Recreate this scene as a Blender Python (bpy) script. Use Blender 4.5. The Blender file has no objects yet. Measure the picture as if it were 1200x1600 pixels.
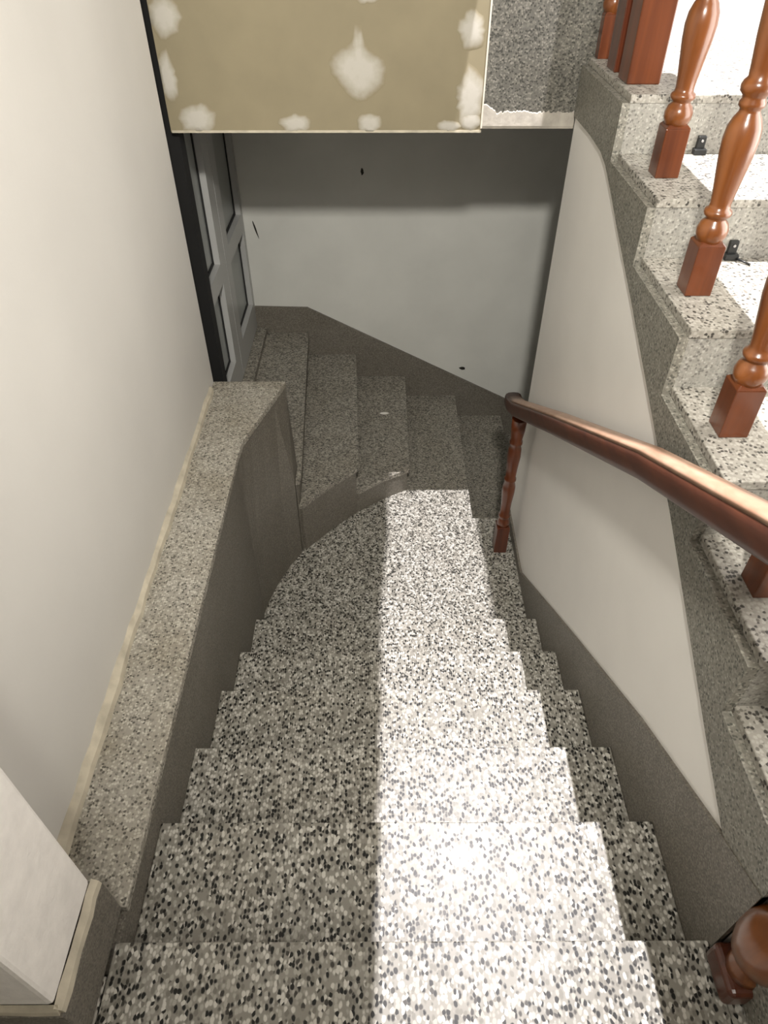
import bpy, bmesh, math, random
from mathutils import Matrix, Vector
random.seed(7)
C = bpy.context.scene
COL = C.collection
ZC = 2.90                      # camera height above the lowest visible step
def H(h): return ZC - h        # h = metres below the camera -> world z

# ------------------------------------------------------------------ camera
F, PITCH, YAW = 1083.4, math.radians(42.6), math.radians(0.2)
cam = bpy.data.cameras.new('camera'); camo = bpy.data.objects.new('camera', cam); COL.objects.link(camo)
fwd = Vector((math.sin(YAW)*math.cos(PITCH), math.cos(YAW)*math.cos(PITCH), -math.sin(PITCH)))
rgt = Vector((math.cos(YAW), -math.sin(YAW), 0)); upv = rgt.cross(fwd)
M = Matrix((rgt, upv, -fwd)).transposed().to_4x4(); M.translation = Vector((0, 0, ZC))
camo.matrix_world = M
cam.sensor_fit = 'VERTICAL'; cam.sensor_height = 36; cam.lens = F/1600*36; cam.clip_start = .02
C.camera = camo

# ------------------------------------------------------------------ world, lamps, exposure
w = bpy.data.worlds.new('world'); C.world = w; w.use_nodes = True
bg = w.node_tree.nodes['Background']; bg.inputs[0].default_value = (1.0, .95, .87, 1); bg.inputs[1].default_value = .25
def lamp(name, kind, loc, power, col, radius, target=None, spot=None, blend=.3):
    l = bpy.data.lights.new(name, kind); l.energy = power; l.color = col; l.shadow_soft_size = radius
    o = bpy.data.objects.new(name, l); COL.objects.link(o); o.location = loc
    if kind == 'SPOT':
        l.spot_size = math.radians(spot); l.spot_blend = blend
        o.rotation_euler = (Vector(target)-Vector(loc)).to_track_quat('-Z', 'Y').to_euler()
    return o
lamp('hall_lamp', 'SPOT', (.05, -.40, ZC+1.10), 385, (1.0, .955, .87), .085, (.42, 3.9, ZC-1.80), 90, 1.0)
lamp('stairwell_lamp', 'SPOT', (.66, 2.30, ZC+2.60), 1750, (1.0, .955, .97), .012, (.80, 1.75, ZC-1.2), 60, .25)
lamp('hall_fill_light', 'POINT', (.35, -1.05, ZC+1.15), 15, (1.0, .95, .86), .08)  # added fill behind the camera to brighten the stub and near treads
al = bpy.data.lights.new('right_fill_light', 'AREA'); al.shape = 'RECTANGLE'; al.size = 1.8; al.size_y = 1.1; al.energy = 38; al.color = (1.0, .96, .90)  # added area fill standing in for bounce off the bright right side
alo = bpy.data.objects.new('right_fill_light', al); COL.objects.link(alo); alo.location = (1.80, 1.35, ZC-.02); alo.rotation_euler = (0, math.radians(90), 0)
C.view_settings.view_transform = 'Standard'; C.view_settings.look = 'None'
C.view_settings.gamma = 1; C.view_settings.use_curve_mapping = False
C.view_settings.exposure = 0.0

# ------------------------------------------------------------------ materials
def newmat(name):
    m = bpy.data.materials.new(name); m.use_nodes = True
    nt = m.node_tree; b = nt.nodes['Principled BSDF']
    return m, nt, b
def N(nt, t, **kw):
    n = nt.nodes.new(t)
    for k, v in kw.items():
        if k.startswith('i_'): n.inputs[int(k[2:])].default_value = v
        else: setattr(n, k, v)
    return n
def coords(nt, scale=(1, 1, 1), rand=True):
    tc = N(nt, 'ShaderNodeTexCoord'); mp = N(nt, 'ShaderNodeMapping')
    mp.inputs['Scale'].default_value = scale
    nt.links.new(tc.outputs['Object'], mp.inputs[0])
    if rand:
        oi = N(nt, 'ShaderNodeObjectInfo'); mu = N(nt, 'ShaderNodeMath', operation='MULTIPLY', i_1=37.0)
        nt.links.new(oi.outputs['Random'], mu.inputs[0]); nt.links.new(mu.outputs[0], mp.inputs['Location'])
    return mp.outputs[0]
def ramp(nt, stops, const=False):
    r = N(nt, 'ShaderNodeValToRGB'); cr = r.color_ramp
    if const: cr.interpolation = 'CONSTANT'
    while len(cr.elements) < len(stops): cr.elements.new(.5)
    for e, (p, c) in zip(cr.elements, stops): e.position = p; e.color = (*c, 1)
    return r
def bump(nt, b, height, strength, dist=.002):
    bp = N(nt, 'ShaderNodeBump'); bp.inputs['Strength'].default_value = strength; bp.inputs['Distance'].default_value = dist
    nt.links.new(height, bp.inputs['Height']); nt.links.new(bp.outputs[0], b.inputs['Normal'])

def plain(name, col, rough=.6, metal=0, noise=0.06, nscale=6, bump_s=0, bump_scale=60):
    m, nt, b = newmat(name); b.inputs['Roughness'].default_value = rough; b.inputs['Metallic'].default_value = metal
    co = coords(nt); no = N(nt, 'ShaderNodeTexNoise'); no.inputs['Scale'].default_value = nscale; no.inputs['Detail'].default_value = 4
    nt.links.new(co, no.inputs['Vector'])
    lo = tuple(max(0, c*(1-noise)) for c in col); hi = tuple(min(1, c*(1+noise)) for c in col)
    r = ramp(nt, [(.3, lo), (.7, hi)]); nt.links.new(no.outputs['Fac'], r.inputs[0]); nt.links.new(r.outputs[0], b.inputs['Base Color'])
    if bump_s:
        n2 = N(nt, 'ShaderNodeTexNoise'); n2.inputs['Scale'].default_value = bump_scale; n2.inputs['Detail'].default_value = 3
        nt.links.new(co, n2.inputs['Vector']); bump(nt, b, n2.outputs['Fac'], bump_s)
    return m

def terrazzo(name, chip, stops, rough, edge=.12, matrix=(.4, .38, .34), stain=.12, spec=.5, stretch=(1, 1, 1)):
    m, nt, b = newmat(name); b.inputs['Roughness'].default_value = rough
    b.inputs['Specular IOR Level'].default_value = spec
    co = coords(nt, stretch)
    wn = N(nt, 'ShaderNodeTexNoise'); wn.inputs['Scale'].default_value = .8/chip; wn.inputs['Detail'].default_value = 2
    nt.links.new(co, wn.inputs['Vector'])
    ad = N(nt, 'ShaderNodeVectorMath', operation='MULTIPLY_ADD')
    ad.inputs[1].default_value = (chip*.6,)*3
    nt.links.new(wn.outputs['Color'], ad.inputs[0]); nt.links.new(co, ad.inputs[2])
    vo = N(nt, 'ShaderNodeTexVoronoi', feature='F1'); vo.inputs['Scale'].default_value = 1/chip
    nt.links.new(ad.outputs[0], vo.inputs['Vector'])
    sp = N(nt, 'ShaderNodeSeparateColor'); nt.links.new(vo.outputs['Color'], sp.inputs[0])
    r = ramp(nt, stops, True); nt.links.new(sp.outputs[0], r.inputs[0])
    # chips float in cement: mask by distance from the chip's centre
    mk = N(nt, 'ShaderNodeMapRange'); mk.inputs[1].default_value = .55-edge; mk.inputs[2].default_value = .55+edge
    nt.links.new(vo.outputs['Distance'], mk.inputs[0])
    mx = N(nt, 'ShaderNodeMix', data_type='RGBA'); nt.links.new(mk.outputs[0], mx.inputs[0])
    nt.links.new(r.outputs[0], mx.inputs[6]); mx.inputs[7].default_value = (*matrix, 1)
    # broad wear
    n2 = N(nt, 'ShaderNodeTexNoise'); n2.inputs['Scale'].default_value = 5; n2.inputs['Detail'].default_value = 5
    nt.links.new(co, n2.inputs['Vector'])
    r2 = ramp(nt, [(.3, (1-stain, 1-stain*1.1, 1-stain*1.3)), (.7, (1, 1, 1))]); nt.links.new(n2.outputs['Fac'], r2.inputs[0])
    m2 = N(nt, 'ShaderNodeMix', data_type='RGBA', blend_type='MULTIPLY'); m2.inputs[0].default_value = 1
    nt.links.new(mx.outputs[2], m2.inputs[6]); nt.links.new(r2.outputs[0], m2.inputs[7])
    nt.links.new(m2.outputs[2], b.inputs['Base Color'])
    return m

TREAD = terrazzo('terrazzo_tread', .0085, [(0, (.009, .009, .008)), (.25, (.05, .046, .04)), (.33, (.20, .19, .165)), (.48, (.40, .385, .345)), (.72, (.60, .585, .54))], .42, matrix=(.27, .26, .23), spec=.32, stretch=(1.12, .8, 1))
UPT = terrazzo('terrazzo_upper_tread', .0075, [(0, (.06, .056, .05)), (.16, (.17, .16, .14)), (.34, (.31, .30, .265)), (.6, (.43, .415, .375))], .5, matrix=(.34, .325, .29), spec=.25)
SIDE = terrazzo('terrazzo_side_step', .0075, [(0, (.06, .056, .05)), (.22, (.16, .15, .13)), (.45, (.31, .29, .25)), (.75, (.46, .43, .37))], .5, matrix=(.26, .245, .21))
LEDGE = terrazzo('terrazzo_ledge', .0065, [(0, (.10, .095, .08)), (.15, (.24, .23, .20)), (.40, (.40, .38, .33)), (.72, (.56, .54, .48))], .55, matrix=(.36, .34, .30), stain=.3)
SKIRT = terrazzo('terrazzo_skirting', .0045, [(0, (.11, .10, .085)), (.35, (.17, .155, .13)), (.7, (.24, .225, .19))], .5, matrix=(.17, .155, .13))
STRING = terrazzo('terrazzo_stringer', .006, [(0, (.10, .10, .085)), (.25, (.20, .195, .165)), (.6, (.29, .28, .24)), (.8, (.38, .37, .32))], .55, matrix=(.23, .22, .19))
FASC = terrazzo('terrazzo_fascia', .006, [(0, (.05, .05, .043)), (.25, (.11, .107, .092)), (.6, (.17, .163, .14)), (.8, (.23, .22, .19))], .6, matrix=(.13, .125, .11), spec=.3)
RISER = terrazzo('terrazzo_riser', .006, [(0, (.17, .165, .15)), (.2, (.27, .265, .24)), (.6, (.35, .345, .31)), (.85, (.43, .42, .385))], .5, matrix=(.32, .31, .28))
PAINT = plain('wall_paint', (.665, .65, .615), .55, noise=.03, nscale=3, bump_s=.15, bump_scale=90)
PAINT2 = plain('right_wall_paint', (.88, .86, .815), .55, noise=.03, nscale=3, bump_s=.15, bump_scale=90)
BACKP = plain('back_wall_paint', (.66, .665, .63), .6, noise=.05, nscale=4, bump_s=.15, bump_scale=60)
STUCCO = plain('rough_plaster', (.86, .83, .79), .7, noise=.06, nscale=25, bump_s=.9, bump_scale=75)
BEIGE = plain('raw_plaster_strip', (.50, .455, .36), .8, noise=.18, nscale=22, bump_s=.5)
BOARD = plain('plasterboard_paper', (.25, .215, .137), .75, noise=.05, nscale=9)
FILL = plain('joint_filler', (.66, .62, .54), .8, noise=.08, nscale=20, bump_s=.4, bump_scale=40)
LIP = plain('fascia_plaster', (.36, .335, .29), .85, noise=.15, nscale=30, bump_s=.5, bump_scale=70)
BLACK = plain('black_jamb_paint', (.004, .004, .004), .9)
ALU = plain('white_aluminium', (.45, .455, .45), .35, noise=.02)
GASKET = plain('black_rubber', (.008, .008, .009), .7)
PANEL = plain('grey_door_panel', (.30, .32, .31), .3, noise=.05)
PLASTIC = plain('black_plastic', (.012, .013, .013), .35)
METAL = plain('steel_screw', (.5, .5, .5), .35, metal=.9)
CONC = plain('cement_render', (.22, .21, .19), .8, noise=.1)
HOLE = plain('dark_stain', (.02, .018, .015), .9)
CRUMB = plain('white_crumb', (.8, .78, .74), .9)

def wood(name, dark, light, rough=.28, grain=(26, 26, 2.2)):
    m, nt, b = newmat(name); b.inputs['Roughness'].default_value = rough
    b.inputs['Coat Weight'].default_value = .5; b.inputs['Coat Roughness'].default_value = .18
    co = coords(nt, grain); no = N(nt, 'ShaderNodeTexNoise'); no.inputs['Scale'].default_value = 1; no.inputs['Detail'].default_value = 6; no.inputs['Distortion'].default_value = .6
    nt.links.new(co, no.inputs['Vector'])
    r = ramp(nt, [(.25, dark), (.5, tuple((a+c)/2 for a, c in zip(dark, light))), (.75, light)])
    nt.links.new(no.outputs['Fac'], r.inputs[0]); nt.links.new(r.outputs[0], b.inputs['Base Color'])
    bump(nt, b, no.outputs['Fac'], .08); b.inputs['Coat Weight'].default_value = .5 if rough < .4 else .15
    return m
WOOD = wood('varnished_wood', (.062, .014, .004), (.165, .043, .011))
WOODT = wood('turned_wood', (.11, .030, .007), (.25, .082, .018))
RAILW = wood('handrail_wood', (.045, .013, .007), (.095, .030, .015), .42, (30, 1.6, 30))
RAILTOP = wood('handrail_sheen_wood', (.30, .17, .11), (.44, .29, .205), .42, (30, 1.6, 30))  # pale copy of the rail wood, lamp sheen put into its colour
DARKW = wood('dark_wood', (.05, .012, .006), (.12, .03, .011))

def filler_mat():
    m, nt, b = newmat('feathered_filler'); b.inputs['Roughness'].default_value = .8
    at = N(nt, 'ShaderNodeAttribute', attribute_name='cover')
    co = coords(nt); no = N(nt, 'ShaderNodeTexNoise'); no.inputs['Scale'].default_value = 45; no.inputs['Detail'].default_value = 4
    nt.links.new(co, no.inputs['Vector'])
    ma = N(nt, 'ShaderNodeMath', operation='MULTIPLY_ADD', i_1=.5, i_2=-.25); nt.links.new(no.outputs['Fac'], ma.inputs[0])
    ad = N(nt, 'ShaderNodeMath', operation='ADD', use_clamp=True); nt.links.new(at.outputs['Fac'], ad.inputs[0]); nt.links.new(ma.outputs[0], ad.inputs[1])
    r = ramp(nt, [(.10, (.25, .215, .137)), (.95, (.47, .45, .40))]); nt.links.new(ad.outputs[0], r.inputs[0])
    nt.links.new(r.outputs[0], b.inputs['Base Color'])
    return m
FEATHER = filler_mat()

# ------------------------------------------------------------------ helpers
def tag(o, label=None, cat=None, group=None, kind=None):
    if label: o['label'] = label
    if cat: o['category'] = cat
    if group: o['group'] = group
    if kind: o['kind'] = kind
    return o
def thing(name, loc, label, cat, group=None):
    o = bpy.data.objects.new(name, None); COL.objects.link(o); o.location = loc; o.empty_display_size = .05
    return tag(o, label, cat, group)
def wloc(p):
    v = Vector((0, 0, 0))
    while p: v += p.location; p = p.parent
    return v
class MB:
    """collects geometry in world coordinates, links it as one mesh object"""
    def __init__(s): s.v = []; s.f = []; s.sm = []
    def add(s, vs, fs, smooth=False):
        o = len(s.v); s.v += [tuple(v) for v in vs]; s.f += [tuple(i+o for i in f) for f in fs]; s.sm += [smooth]*len(fs); return s
    def box(s, x0, x1, y0, y1, z0, z1):
        vs = [(x, y, z) for z in (z0, z1) for y in (y0, y1) for x in (x0, x1)]
        return s.add(vs, [(0, 2, 3, 1), (4, 5, 7, 6), (0, 1, 5, 4), (2, 6, 7, 3), (0, 4, 6, 2), (1, 3, 7, 5)])
    def prism(s, pts, z0, z1, top=None):          # plan polygon (ccw) extruded upward
        n = len(pts); top = top or pts
        vs = [(x, y, z0) for x, y in pts]+[(x, y, z1) for x, y in top]
        return s.add(vs, [tuple(range(n))[::-1], tuple(range(n, 2*n))]+[(i, (i+1) % n, n+(i+1) % n, n+i) for i in range(n)])
    def side(s, pts, x0, x1):                     # (y, z) polygon extruded along x
        n = len(pts)
        vs = [(x0, y, z) for y, z in pts]+[(x1, y, z) for y, z in pts]
        return s.add(vs, [tuple(range(n))[::-1], tuple(range(n, 2*n))]+[(i, (i+1) % n, n+(i+1) % n, n+i) for i in range(n)])
    def lathe(s, prof, cx, cy, z0, seg=20):       # prof: (radius, height)
        vs = []; fs = []
        for r, z in prof:
            for k in range(seg):
                a = 2*math.pi*k/seg; vs.append((cx+r*math.cos(a), cy+r*math.sin(a), z0+z))
        for i in range(len(prof)-1):
            for k in range(seg):
                a = i*seg+k; b2 = i*seg+(k+1) % seg; fs.append((a, b2, b2+seg, a+seg))
        s.add(vs, fs, True)
        n = (len(prof)-1)*seg; o = len(s.v)-len(vs)
        s.f += [tuple(o+k for k in range(seg))[::-1], tuple(o+n+k for k in range(seg))]; s.sm += [False]*2
        return s
    def sweep(s, ring, path, frame_up=(0, 0, 1)):  # ring: (u, v) section, path: points
        n = len(ring); vs = []
        for i, p in enumerate(path):
            p = Vector(p); t = (Vector(path[min(i+1, len(path)-1)])-Vector(path[max(i-1, 0)])).normalized()
            u = t.cross(Vector(frame_up)).normalized(); v = u.cross(t)
            vs += [p+u*a+v*b for a, b in ring]
        fs = [(i*n+k, i*n+(k+1) % n, (i+1)*n+(k+1) % n, (i+1)*n+k) for i in range(len(path)-1) for k in range(n)]
        s.add(vs, fs, True); o = len(s.v)-len(vs); e = (len(path)-1)*n
        s.f += [tuple(o+k for k in range(n))[::-1], tuple(o+e+k for k in range(n))]; s.sm += [False]*2
        return s
    def build(s, name, mat, parent=None, bevel=0, seg=2):
        L = wloc(parent)
        me = bpy.data.meshes.new(name)
        me.from_pydata([(x-L.x, y-L.y, z-L.z) for x, y, z in s.v], [], s.f)
        me.polygons.foreach_set('use_smooth', s.sm)
        bm = bmesh.new(); bm.from_mesh(me); bmesh.ops.recalc_face_normals(bm, faces=bm.faces); bm.to_mesh(me); bm.free()
        me.materials.append(mat)
        o = bpy.data.objects.new(name, me); COL.objects.link(o)
        if parent: o.parent = parent
        if bevel:
            md = o.modifiers.new('bevel', 'BEVEL'); md.width = bevel; md.segments = seg; md.limit_method = 'ANGLE'; md.angle_limit = math.radians(40)
        return o
def struct(mb, name, mat, **k): return tag(mb.build(name, mat, **k), kind='structure')

# ------------------------------------------------------------------ key dimensions (h below camera, y forward)
XL, XR = -.547, .665
NY = [.45, .742, 1.025, 1.322, 1.60, 1.895]
NH = [1.607, 1.722, 1.876, 2.036, 2.200, 2.372]
LH = 2.530                                  # bottom landing
AH, BH, CH, EH = 2.070, 2.225, 2.380, 2.690  # side steps up to the door, and the step going down
YH, YB = 2.70, 3.90                         # header plane, back wall
LEDGE_H = 1.605
CURVE = [(-.547, 2.06), (-.535, 2.13), (-.503, 2.24), (-.455, 2.36), (-.385, 2.47), (-.26, 2.62), (-.122, 2.758), (.010, 2.858), (.147, 2.936)]

# ------------------------------------------------------------------ the setting
struct(MB().box(-2.2, XR, -1.7, -.30, H(1.85), H(NH[0])).box(-2.2, XL-.002, -.30, .39, H(1.85), H(NH[0])), 'floor', TREAD)
struct(MB().box(XR, 2.2, -1.7, .434, H(1.85), H(1.608)), 'floor', TREAD)
struct(MB().box(-.80, .482, 1.80, 2.937, H(LH)-.16, H(LH)).box(.482, .676, 1.80, YH, H(LH)-.16, H(LH)).box(-.80, .10, 2.937, YB, H(LH)-.16, H(LH)), 'floor', TREAD)
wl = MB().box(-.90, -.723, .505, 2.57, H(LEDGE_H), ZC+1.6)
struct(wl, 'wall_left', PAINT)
# rough plastered stub of wall between the hall and the ledge
st = MB().box(-2.2, -.565, .305, .505, H(1.43), ZC+1.6); struct(st, 'wall_stub', STUCCO, bevel=.008)
struct(MB().box(-2.2, -.552, .292, .515, H(1.607), H(1.455)), 'baseboard_stub', SKIRT, bevel=.004)
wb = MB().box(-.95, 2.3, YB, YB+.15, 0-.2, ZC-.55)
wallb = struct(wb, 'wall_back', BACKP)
# right wall under the upper flight (white), ends at the header plane
rw = MB().side([(.437, H(1.75)), (1.0, H(2.35)), (1.8, H(2.75)), (YH, H(2.75)), (YH, H(.60)), (2.26, H(.60)), (.437, H(1.38))], .675, .80)
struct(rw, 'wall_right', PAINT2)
# sloping terrazzo skirting on the right wall
sk = [(.437, 1.80), (.437, 1.325), (.57, 1.392), (.959, 1.612), (1.455, 1.935), (1.762, 2.14), (2.262, 2.478), (2.30, 2.482), (YH, 2.462), (YH, LH+.01), (1.9, LH+.01), (1.2, 2.2)]
struct(MB().side([(y, H(h)) for y, h in sk], .6655, .680), 'baseboard_right', SKIRT)
# back wall skirting, falls with the side steps
bs = [(-.76, 2.09), (-.76, 1.903), (-.446, 1.911), (.846, 2.575), (1.50, 2.91), (1.50, 3.0), (-.47, 3.0), (-.47, 2.09)]
m = MB(); n = len(bs)
vs = [(x, YB-.014, H(h)) for x, h in bs]+[(x, YB+.01, H(h)) for x, h in bs]
m.add(vs, [tuple(range(n)), tuple(range(n, 2*n))[::-1]]+[(i, n+i, n+(i+1) % n, (i+1) % n) for i in range(n)])
struct(m, 'baseboard_back', SKIRT)
# small marks on the back wall, set into its face
def mark(x, h, rx, rz, rot):
    pts = [(math.cos(a)*rx*random.uniform(.7, 1.15), math.sin(a)*rz*random.uniform(.7, 1.15)) for a in [i*math.pi/6 for i in range(12)]]
    c, s = math.cos(rot), math.sin(rot); mb = MB()
    vs = [(x+u*c-v*s, YB-.003, H(h)+u*s+v*c) for u, v in pts]; vs += [(a, YB+.004, b) for a, _, b in vs]
    mb.add(vs, [tuple(range(12)), tuple(range(12, 24))[::-1]]+[(i, 12+i, 12+(i+1) % 12, (i+1) % 12) for i in range(12)])
    return mb
mark(-.102, 1.151, .009, .019, .1).build('hole', HOLE, wallb)
mark(.516, 2.333, .022, .011, -.15).build('scuff', HOLE, wallb)
mark(-.70, 1.45, .004, .05, .25).build('crack', HOLE, wallb)
# walls and ceilings beyond the frame that close the room
struct(MB().box(-2.3, 2.3, -1.85, -1.7, H(1.9), ZC+1.6), 'wall_hall', PAINT)
struct(MB().box(-2.35, -2.2, -1.85, .505, H(1.9), ZC+1.6), 'wall_hall', PAINT)
struct(MB().box(1.85, 2.0, -1.7, 3.3, H(1.9), ZC+2.9), 'wall_far_right', PAINT)
struct(MB().box(.80, 2.0, 3.15, 3.3, H(.50), ZC+2.2), 'wall_landing', PAINT)
struct(MB().box(-2.3, 2.0, -1.85, .60, ZC+1.45, ZC+1.6), 'ceiling', PAINT)
struct(MB().box(-2.3, 2.0, .60, 3.3, ZC+2.9, ZC+3.0), 'ceiling', PAINT)
struct(MB().box(-2.3, 2.0, .55, .60, ZC+1.6, ZC+2.9), 'wall_upper', PAINT)
struct(MB().box(-.95, -.90, .60, 2.7, ZC+.72, ZC+2.9), 'wall_upper', PAINT)
struct(MB().box(-.95, 2.0, 3.15, 3.3, ZC+2.2, ZC+2.9).box(-.95, .80, 3.15, 3.3, ZC+.9, ZC+2.2), 'wall_upper', PAINT)
# added unseen slab over the flight, slot shaped to cut the light patch
sl = [(-.90, .95), (.310, .95), (.414, 2.40), (.414, 2.69), (-.90, 2.69)]; sr = [(.645, .95), (.735, .95), (.735, 2.69), (.6015, 2.69), (.6015, 2.40)]
struct(MB().prism(sl, ZC+.60, ZC+.72).prism(sr, ZC+.60, ZC+.72), 'ceiling', PAINT)
struct(MB().box(-.95, .68, YH+.085, YB, H(.62), H(.50)).box(.676, .82, YH+.03, YB, H(.60), H(.47)).box(.82, 2.0, YH+.005, YB, H(.76), H(.63)), 'ceiling', CONC)
struct(MB().box(1.9, 2.05, YH, YB, -.3, H(.62)), 'wall_cellar', CONC)
struct(MB().box(.80, 1.9, YH-.10, YH, -.3, H(.70)), 'wall_cellar', CONC)
struct(MB().box(-.95, -.80, 2.57, YB, H(LH)-.1, ZC+.9), 'wall_door_side', BACKP)

# beige plaster fillet where the left wall meets the ledge (uneven)
def fillet(pts, z, side, name):
    mb = MB(); vs = []
    for (x, y), (a, b) in pts:
        vs += [(x, y, z), (x+side[0]*a, y+side[1]*a, z), (x+side[0]*a*.8, y+side[1]*a*.8, z+b*.55), (x, y, z+b)]
    n = len(pts); fs = []
    for i in range(n-1):
        for k in range(4): fs.append((i*4+k, i*4+(k+1) % 4, (i+1)*4+(k+1) % 4, (i+1)*4+k))
    fs += [(0, 1, 2, 3), tuple((n-1)*4+k for k in (3, 2, 1, 0))]
    mb.add(vs, fs); return struct(mb, name, BEIGE)
pts = []
y = .52
while y < 2.56:
    pts.append(((-.724, y), (.014+.007*random.random()+.008*(y < 1.1), .022+.014*random.random()))); y += .06
fillet(pts, H(LEDGE_H), (1, 0), 'trim_1')
fillet([((-.566, .30+i*.03), (.013+.004*random.random(), .022+.006*random.random())) for i in range(8)], H(1.455), (1, 0), 'trim_2')
fillet([((-2.0+i*.1, .306), (.009+.003*random.random(), .02+.006*random.random())) for i in range(15)]+[((-.56, .306), (.011, .024))], H(1.455), (0, -1), 'trim_3')

# ------------------------------------------------------------------ low wall with terrazzo ledge on the left
lw = thing('low_wall', (-.63, 1.5, H(LH)), 'low wall with a level speckled terrazzo ledge beside the white left wall', 'wall')
body_lo = [(-.72, .40), (XL, .40)]+CURVE[:4]+[(-.405, 2.45), (-.403, 2.573), (-.72, 2.573)]
body_hi = [(-.72, .40), (XL, .40), (XL, 2.06), (-.541, 2.13), (-.520, 2.23), (-.489, 2.34), (-.452, 2.45), (-.418, 2.573), (-.72, 2.573)]
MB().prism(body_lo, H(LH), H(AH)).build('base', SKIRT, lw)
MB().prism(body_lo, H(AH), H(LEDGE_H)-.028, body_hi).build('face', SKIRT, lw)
cap = [(-.724, .515), (XL+.004, .515), (XL+.006, 2.06), (-.536, 2.15), (-.522, 2.20), (-.414, 2.578), (-.724, 2.578)]
MB().prism(cap, H(LEDGE_H)-.028, H(LEDGE_H)).build('ledge', LEDGE, lw, bevel=.003)

# ------------------------------------------------------------------ main flight going down
ms = thing('lower_staircase', (.06, NY[0], H(LH)), 'speckled terrazzo staircase going down from the camera to the bottom landing', 'staircase')
for k in range(6):
    y1 = NY[k]; y0 = (NY[k-1] if k else NY[0]-.06)-.02
    if k == 0: y0 = -.30
    MB().box(XL, XR, y0, y1, H(NH[k])-.030, H(NH[k])).build('tread', TREAD, ms, bevel=.003)
    lo = NH[k+1] if k < 5 else LH
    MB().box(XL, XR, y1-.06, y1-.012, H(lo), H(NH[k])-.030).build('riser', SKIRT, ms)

# ------------------------------------------------------------------ side steps climbing left to the door, and the first steps going down right
ss = thing('side_steps', (-.15, 3.3, H(LH)), 'dim terrazzo steps at the far wall climbing left to the white door', 'steps')
NZ = .012
def step(poly_t, poly_r, h, lo):
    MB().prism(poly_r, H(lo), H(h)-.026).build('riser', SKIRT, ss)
    MB().prism(poly_t, H(h)-.026, H(h)).build('tread', SIDE, ss, bevel=.002)
YS = YB-.014
step([(-.76, 2.575), (-.403, 2.575), (-.403, 2.462), (-.385, 2.468), (-.378, 2.50), (-.450, YS), (-.76, YS)],
     [(-.76, 2.575), (-.403, 2.575), (-.403, 2.465), (-.398, 2.472), (-.392, 2.50), (-.464, YS), (-.76, YS)], AH, LH)
step([(-.40, 2.47), (-.385, 2.468), (-.26, 2.618), (-.120, 2.756), (-.162, YS), (-.48, YS)],
     [(-.40, 2.48), (-.385, 2.472), (-.26, 2.622), (-.134, 2.750), (-.176, YS), (-.48, YS)], BH, LH)
step([(-.14, 2.756), (-.122, 2.756), (.010, 2.856), (.149, 2.934), (.149, YS), (-.18, YS)],
     [(-.14, 2.760), (-.122, 2.760), (.010, 2.860), (.137, 2.934), (.137, YS), (-.18, YS)], CH, LH)
MB().box(.10, .480, 2.937, YS, H(LH)-.028, H(LH)-.001).build('tread', SIDE, ss)
MB().box(.10, .468, 2.937, YS, H(LH)-.16, H(LH)-.028).build('riser', SKIRT, ss)
MB().box(.470, .80, YH+.002, YS, H(EH)-.1, H(EH)).build('tread', SIDE, ss)
MB().box(.80, 1.12, YH+.002, YS, H(EH+.155)-.1, H(EH+.155)).build('tread', SIDE, ss)
MB().box(1.12, 1.9, YH+.002, YS, H(EH+.31)-.1, H(EH+.31)).build('tread', SIDE, ss)
MB().box(-.765, -.700, 2.80, YS, H(AH), H(AH)+.035).build('threshold', SIDE, ss, bevel=.003)

# ------------------------------------------------------------------ door in the left recess
dr = thing('door_1', (-.77, 3.3, H(AH)+.035), 'white two-leaf door with grey recessed panels in the dark left recess', 'door'); dr['kind'] = 'structure'
DZ0, DZ1 = H(2.03), H(.62)
MB().box(-.80, -.722, 2.735, 2.80, H(AH)+.002, ZC+.85).build('jamb', BLACK, dr)
def leaf(ya, yb, pa, pb):
    """frame of stiles and rails, with panels recessed 35 mm between pa and pb"""
    lf = MB()
    x0, x1 = -.797, -.760
    rails = [(DZ0, H(1.87)), (H(1.445), H(1.352)), (H(.68), DZ1)]
    lf.box(x0, x1, ya, pa, DZ0, DZ1).box(x0, x1, pb, yb, DZ0, DZ1)
    for z0, z1 in rails: lf.box(x0, x1, pa, pb, z0, z1)
    L = lf.build('leaf', ALU, dr)
    for z0, z1 in ((H(1.87), H(1.445)), (H(1.352), H(.68))):
        MB().box(-.797, -.793, pa, pb, z0, z1).build('panel', PANEL, L)
        g = MB()                                   # rubber gasket around the panel
        for a in ((pb-.016, pb, z0, z1), (pa, pa+.016, z0, z1), (pa, pb, z0, z0+.016), (pa, pb, z1-.016, z1)):
            g.box(-.794, -.788, *a)
        g.build('gasket', GASKET, L)
leaf(2.80, 3.315, 2.86, 3.195)
leaf(3.322, 3.895, 3.43, 3.845)

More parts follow.
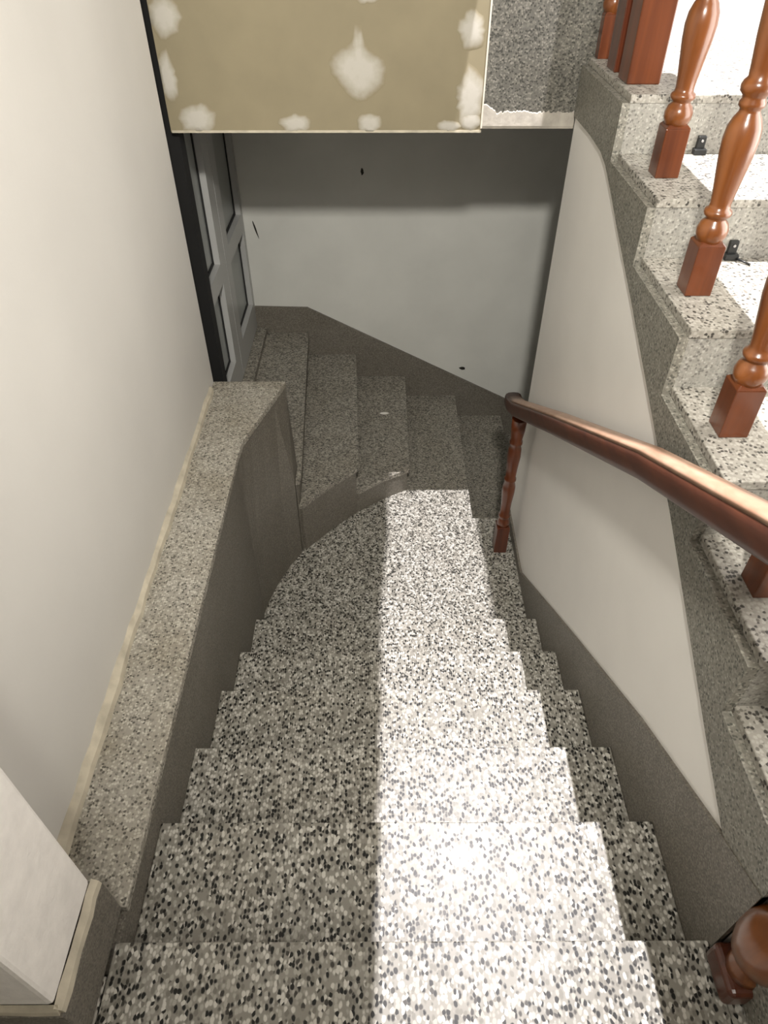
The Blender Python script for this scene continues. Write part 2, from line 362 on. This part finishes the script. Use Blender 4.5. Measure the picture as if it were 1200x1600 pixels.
# ------------------------------------------------------------------ header: plasterboard box and terrazzo fascia
pb = thing('plasterboard_panel', (-.2, YH, H(.667)), 'unpainted tan plasterboard sheet with white filler patches above the stair opening', 'plasterboard')
MB().box(-.738, .349, YH, YH+.0125, H(.667), ZC+.88).build('board', BOARD, pb)
MB().box(-.738, .349, YH+.0125, YH+.11, H(.64), ZC+.88).build('backing', CONC, pb)
MB().box(-.735, .350, YH-.0015, YH+.002, H(.669), H(.661)).build('edge_bead', BEIGE, pb)
MB().box(.3465, .352, YH-.004, YH+.010, H(.655), ZC+.88).build('corner_bead', FILL, pb)
def patch(cx, h, outline, ring=.55):
    """thin feathered dab of filler; outline: (angle deg, rx) list"""
    n = len(outline); vs = [(cx, YH-.0025, H(h))]; cov = [1.0]
    for s, d, c in ((.45, .0023, .95), (.8, .0014, .5), (1.0, .0003, .0)):
        for a, r in outline:
            vs.append((min(.3455, max(-.7375, cx+math.cos(math.radians(a))*r*s)), YH-d, max(H(.666), H(h)+math.sin(math.radians(a))*r*s))); cov.append(c)
    fs = [(0, 1+i, 1+(i+1) % n) for i in range(n)]
    for k in range(2):
        fs += [(1+k*n+i, 1+(k+1)*n+i, 1+(k+1)*n+(i+1) % n, 1+k*n+(i+1) % n) for i in range(n)]
    mb = MB(); mb.add(vs, fs, True); o = mb.build('filler_patch', FEATHER, pb)
    at = o.data.attributes.new('cover', 'FLOAT', 'POINT'); at.data.foreach_set('value', cov)
def blob(rx, rz, jag=.14, n=22):
    out = []
    for i in range(n):
        a = 360*i/n; c, s = math.cos(math.radians(a)), math.sin(math.radians(a))
        out.append((a, 1/math.sqrt((c/rx)**2+(s/rz)**2)*random.uniform(1-jag, 1+jag)))
    return out
patch(-.074, .482, [(0, .095), (20, .092), (40, .075), (60, .070), (75, .082), (85, .125), (95, .128), (105, .088), (125, .082), (145, .098), (165, .105), (185, .095), (205, .082), (225, .078), (245, .085), (265, .095), (285, .092), (310, .088), (335, .096)])
patch(-.042, .640, blob(.042, .036)); patch(-.300, .640, blob(.058, .030)); patch(-.640, .625, blob(.070, .050))
patch(-.715, .500, blob(.032, .085)); patch(-.690, .335, blob(.055, .06)); patch(-.04, .272, blob(.055, .03))
patch(.293, .37, blob(.045, .06)); patch(.305, .56, blob(.050, .10)); patch(.235, .648, blob(.05, .02)); patch(.31, .635, blob(.04, .035))

fa = thing('stair_fascia', (.52, YH, H(.655)), 'grey speckled terrazzo fascia right of the plasterboard with a white plaster lip', 'fascia')
MB().box(.3495, .76, YH+.006, YH+.10, H(.620), ZC+.75).build('slab', FASC, fa)
# ragged plaster lip along the bottom
vs = []; NN = 60
for i in range(NN):
    x = .350+i*(.322/(NN-1)); t = .604+random.uniform(-.005, .005)-(.028*max(0, 1-i/9))
    vs += [(x, YH+.001, H(.657)), (x, YH-.001, H(.648)), (x, YH+.0035, H(t+.004)), (x, YH+.007, H(t)), (x, YH+.09, H(.657))]
fs = [(i*5+k, i*5+(k+1) % 5, (i+1)*5+(k+1) % 5, (i+1)*5+k) for i in range(NN-1) for k in range(5)]
fs += [(0, 1, 2, 3, 4), tuple((NN-1)*5+k for k in (4, 3, 2, 1, 0))]
MB().add(vs, fs).build('plaster_lip', LIP, fa)

# ------------------------------------------------------------------ upper flight on the right
US = thing('upper_staircase', (1.2, .8, H(1.61)), 'pale terrazzo staircase climbing away on the right behind turned balusters', 'staircase')
UX = .688
UL = [1.495, 1.345, 1.195, 1.045, .895, .745, .595, .445]
UY = [-.30, .045, .392, .735, 1.060, 1.405, 1.795, 2.175, 3.16]
for k in range(8):
    MB().box(UX if k > 1 else .76, 1.85, UY[k] if k != 2 else .437, UY[k+1]+(.03 if k < 7 else 0), H(UL[k])-.022, H(UL[k])).build('tread', UPT, US, bevel=.0025)
    lo = UL[k-1] if k else 1.62
    MB().box(UX+.003 if k > 1 else .763, 1.85, (UY[k] if k != 2 else .437)+.003, (UY[k] if k != 2 else .437)+.05, H(lo), H(UL[k])-.022).build('riser', RISER, US)
sp = [(.437, H(UL[2])-.0215)]
for k in range(2, 8):
    sp += ([(UY[k]+.0025, H(UL[k])-.0215)] if k > 2 else [])+[(UY[k+1]+(.004 if k < 7 else -.46), H(UL[k])-.0215)]
low = [(2.70, .617), (2.45, .615), (2.30, .622), (2.22, .640), (2.10, .690), (1.98, .745), (1.765, .834), (1.367, 1.010), (1.181, 1.092), (.74, 1.312), (.57, 1.392), (.437, 1.46)]
sp += [(y, H(h)) for y, h in low]
MB().side([(-.30, H(1.605)), (-.30, H(1.52)), (.045, H(1.52)), (.045, H(1.37)), (.436, H(1.37)), (.436, H(1.605))], .692, .763).build('stringer', STRING, US)
MB().side(sp, .668, UX+.003).build('stringer', STRING, US)
MB().box(UX+.02, 1.85, 2.25, 3.16, H(.62), H(.445)-.0285).build('landing_slab', CONC, US)

# ------------------------------------------------------------------ balusters
PROF = [(.0, .0), (.024, .0), (.029, .004), (.0345, .018), (.035, .030), (.030, .044), (.023, .051), (.0225, .055), (.029, .060), (.031, .066), (.029, .072), (.0235, .076), (.0225, .085), (.0245, .105),
        (.030, .145), (.0355, .185), (.0375, .215), (.035, .238), (.028, .256), (.0215, .266), (.021, .272), (.026, .277), (.0265, .284), (.023, .290), (.024, .296), (.031, .303), (.0325, .313), (.029, .322), (.0235, .328), (.025, .345), (.031, .40), (.0345, .45), (.033, .50), (.025, .55), (.022, .575), (.028, .58), (.028, .59), (.022, .60)]
def make_baluster(x, y, h, label):
    b = thing('baluster', (x, y, H(h)), label, 'baluster', 'turned balusters of the upper flight')
    m = MB().box(x-.0315, x+.0315, y-.0315, y+.0315, H(h), H(h)+.118)
    # chamfered neck on top of the block
    q = .0315; t = .024
    m.add([(x-q, y-q, H(h)+.118), (x+q, y-q, H(h)+.118), (x+q, y+q, H(h)+.118), (x-q, y+q, H(h)+.118), (x-t, y-t, H(h)+.126), (x+t, y-t, H(h)+.126), (x+t, y+t, H(h)+.126), (x-t, y+t, H(h)+.126)],
          [(0, 1, 5, 4), (1, 2, 6, 5), (2, 3, 7, 6), (3, 0, 4, 7), (4, 5, 6, 7)])
    m.build('base_block', WOOD, b, bevel=.0025)
    MB().lathe(PROF, x, y, H(h)+.120, 24).build('spindle', WOODT, b)
    MB().box(x-.0315, x+.0315, y-.0315, y+.0315, H(h)+.715, H(h)+.80).build('top_block', WOOD, b, bevel=.002)
    return b
def copy_tree(o, loc, label):
    c = o.copy(); COL.objects.link(c); c.location = loc; c['label'] = label
    for ch in o.children:
        d = ch.copy(); COL.objects.link(d); d.parent = c
    return c
BX = .757
b0 = make_baluster(BX, 1.238, .895, 'turned wooden baluster just above the end of the thick handrail, lowest fully seen')
copy_tree(b0, (BX, 1.603, H(.745)), 'turned wooden baluster on the middle upper step, its long vase crossing the frame')
copy_tree(b0, (BX, 1.985, H(.595)), 'turned wooden baluster on the step right below the square newel post')
copy_tree(b0, (BX, .915, H(1.045)), 'turned baluster whose dark base block shows below the thick handrail')
copy_tree(b0, (.738, 2.700, H(.445)), 'turned wooden baluster at the landing corner, half hidden left of the newel post')
np_ = thing('newel_post', (.752, 2.345, H(.445)), 'square wooden newel post standing at the front edge of the upper landing', 'post')
MB().box(.704, .800, 2.295, 2.393, H(.445), H(.445)+.98).build('shaft', WOOD, np_, bevel=.004)
MB().box(.692, .812, 2.283, 2.405, H(.445)+.98, H(.445)+1.01).build('cap', WOOD, np_, bevel=.006)
hp = thing('half_newel', (.735, 2.505, H(.445)), 'dark wooden half post wedged behind the square newel post', 'post')
MB().box(.708, .775, 2.46, 2.55, H(.445), H(.445)+.95).build('shaft', DARKW, hp, bevel=.003)
MB().box(.704, .779, 2.456, 2.554, H(.445)+.95, H(.445)+.97).build('cap', DARKW, hp, bevel=.003)
# upper handrail (above the frame)
ur = thing('upper_handrail', (BX, 1.5, H(0)), 'wooden handrail carried by the turned balusters of the upper flight', 'handrail')
sec = [(-.034, -.02), (.034, -.02), (.036, .008), (.026, .026), (0, .033), (-.026, .026), (-.036, .008)]
MB().sweep(sec, [(.705, .36, H(.50)+.04), (.74, .62, H(.385)+.03), (BX, .90, H(.245)+.03), (BX, 1.24, H(.095)+.02), (BX, 1.60, H(-.055)+.02), (BX, 1.985, H(-.205)+.02), (BX, 2.292, H(-.33)+.02)]).build('rail', RAILW, ur)

# ------------------------------------------------------------------ main handrail and its end post
hr = thing('lower_handrail', (.59, 1.7, H(1.25)), 'thick rounded wooden handrail sloping down along the white right wall', 'handrail')
sec = [(-.028, -.037), (.028, -.037), (.034, -.030), (.036, -.02), (.037, .008), (.033, .021), (.022, .028), (0, .030), (-.022, .028), (-.033, .021), (-.037, .008), (-.036, -.02), (-.034, -.030)]
path = [(.592, 2.655, H(1.745)), (.592, 2.60, H(1.735)), (.592, 2.50, H(1.69)), (.592, 1.9, H(1.345)), (.594, 1.2, H(.955)), (.597, .75, H(.735)), (.60, .35, H(.54))]
MB().sweep(sec, path).build('rail', RAILW, hr)
top = [(-.0335, .0215), (-.022, .0285), (0, .0305), (.022, .0285), (.0335, .0215), (.022, .0305), (0, .0325), (-.022, .0305)]  # thin strip that paints the lamp's sheen onto the rail top
tag(MB().sweep(top, path[1:]).build('painted_sheen', RAILTOP, hr), 'paler top of the handrail with lamp sheen painted in')
po = thing('handrail_post', (.595, 2.475, H(LH)), 'slim turned wooden post holding the lower end of the handrail', 'post')
MB().box(.563, .627, 2.443, 2.507, H(LH), H(LH)+.17).build('base_block', DARKW, po, bevel=.004)
pp = [(.024, .165), (.029, .175), (.031, .195), (.024, .215), (.022, .22), (.029, .23), (.029, .24), (.023, .248), (.025, .32), (.030, .38), (.030, .42), (.023, .45), (.028, .458), (.028, .468), (.023, .475), (.026, .53), (.031, .60), (.029, .64), (.023, .66), (.029, .668), (.029, .68), (.025, .69), (.031, .74), (.033, .80)]
MB().lathe(pp, .595, 2.475, H(LH), 20).build('spindle', WOOD, po)

# starting post at the lower right, out of it only block and bulb show
sn = thing('starting_post', (.690, .385, H(1.606)), 'wooden block and bulb foot of a post in the lower right corner', 'post')
MB().box(.648, .745, .337, .430, H(1.6065), H(1.606)+.066).build('base_block', DARKW, sn, bevel=.012, seg=3)
MB().lathe([(.036, .064), (.034, .085), (.025, .10), (.025, .118), (.040, .130), (.054, .155), (.061, .195), (.060, .23), (.050, .265), (.036, .285), (.032, .31), (.046, .38), (.048, .5), (.035, .62), (.044, .66), (.03, .70), (.05, .85), (.045, 1.12)], .692, .383, H(1.606), 28).build('spindle', WOODT, sn)

# ------------------------------------------------------------------ small black clips at the foot of two upper risers
def clip(x, yr, h, label):
    c = thing('stair_clip', (x, yr-.012, H(h)), label, 'clip', 'small black clips on the upper steps')
    MB().box(x-.012, x+.012, yr-.020, yr, H(h), H(h)+.048).build('body', PLASTIC, c, bevel=.003)
    MB().box(x-.018, x+.018, yr-.030, yr-.004, H(h), H(h)+.016).build('foot', PLASTIC, c, bevel=.003)
    m = MB().lathe([(.0035, 0), (.0035, .003)], 0, 0, 0, 10)
    m.v = [(x+a, yr-.020-cz, H(h)+.036+b) for a, b, cz in m.v]
    m.build('screw', METAL, c)
    return c
clip(.915, UY[6]+.012, .745, 'small black plastic clip at the riser beside the middle baluster, with a bent prong')
tail = bpy.data.objects['stair_clip']
MB().sweep([(.003, 0), (0, .003), (-.003, 0), (0, -.003)], [(.925, UY[6]-.016, H(.745)+.006), (.940, UY[6]-.035, H(.745)+.005), (.952, UY[6]-.048, H(.745)+.003)]).build('prong', PLASTIC, tail)
clip(.915, UY[7]+.012, .595, 'small black plastic clip at the riser of the top step, half behind a baluster')

# crumb of plaster on a side step
bm = bmesh.new(); bmesh.ops.create_icosphere(bm, subdivisions=2, radius=1)
for v in bm.verts: v.co = Vector((v.co.x*.026, v.co.y*.012, max(v.co.z, -.3)*.006))*random.uniform(.85, 1.15)
me = bpy.data.meshes.new('plaster_crumb'); bm.to_mesh(me); bm.free(); me.materials.append(CRUMB)
o = bpy.data.objects.new('plaster_crumb', me); COL.objects.link(o); o.location = (.013, 3.46, H(CH)+.002)
tag(o, 'small white crumb of plaster lying on a dim side step', 'crumb')
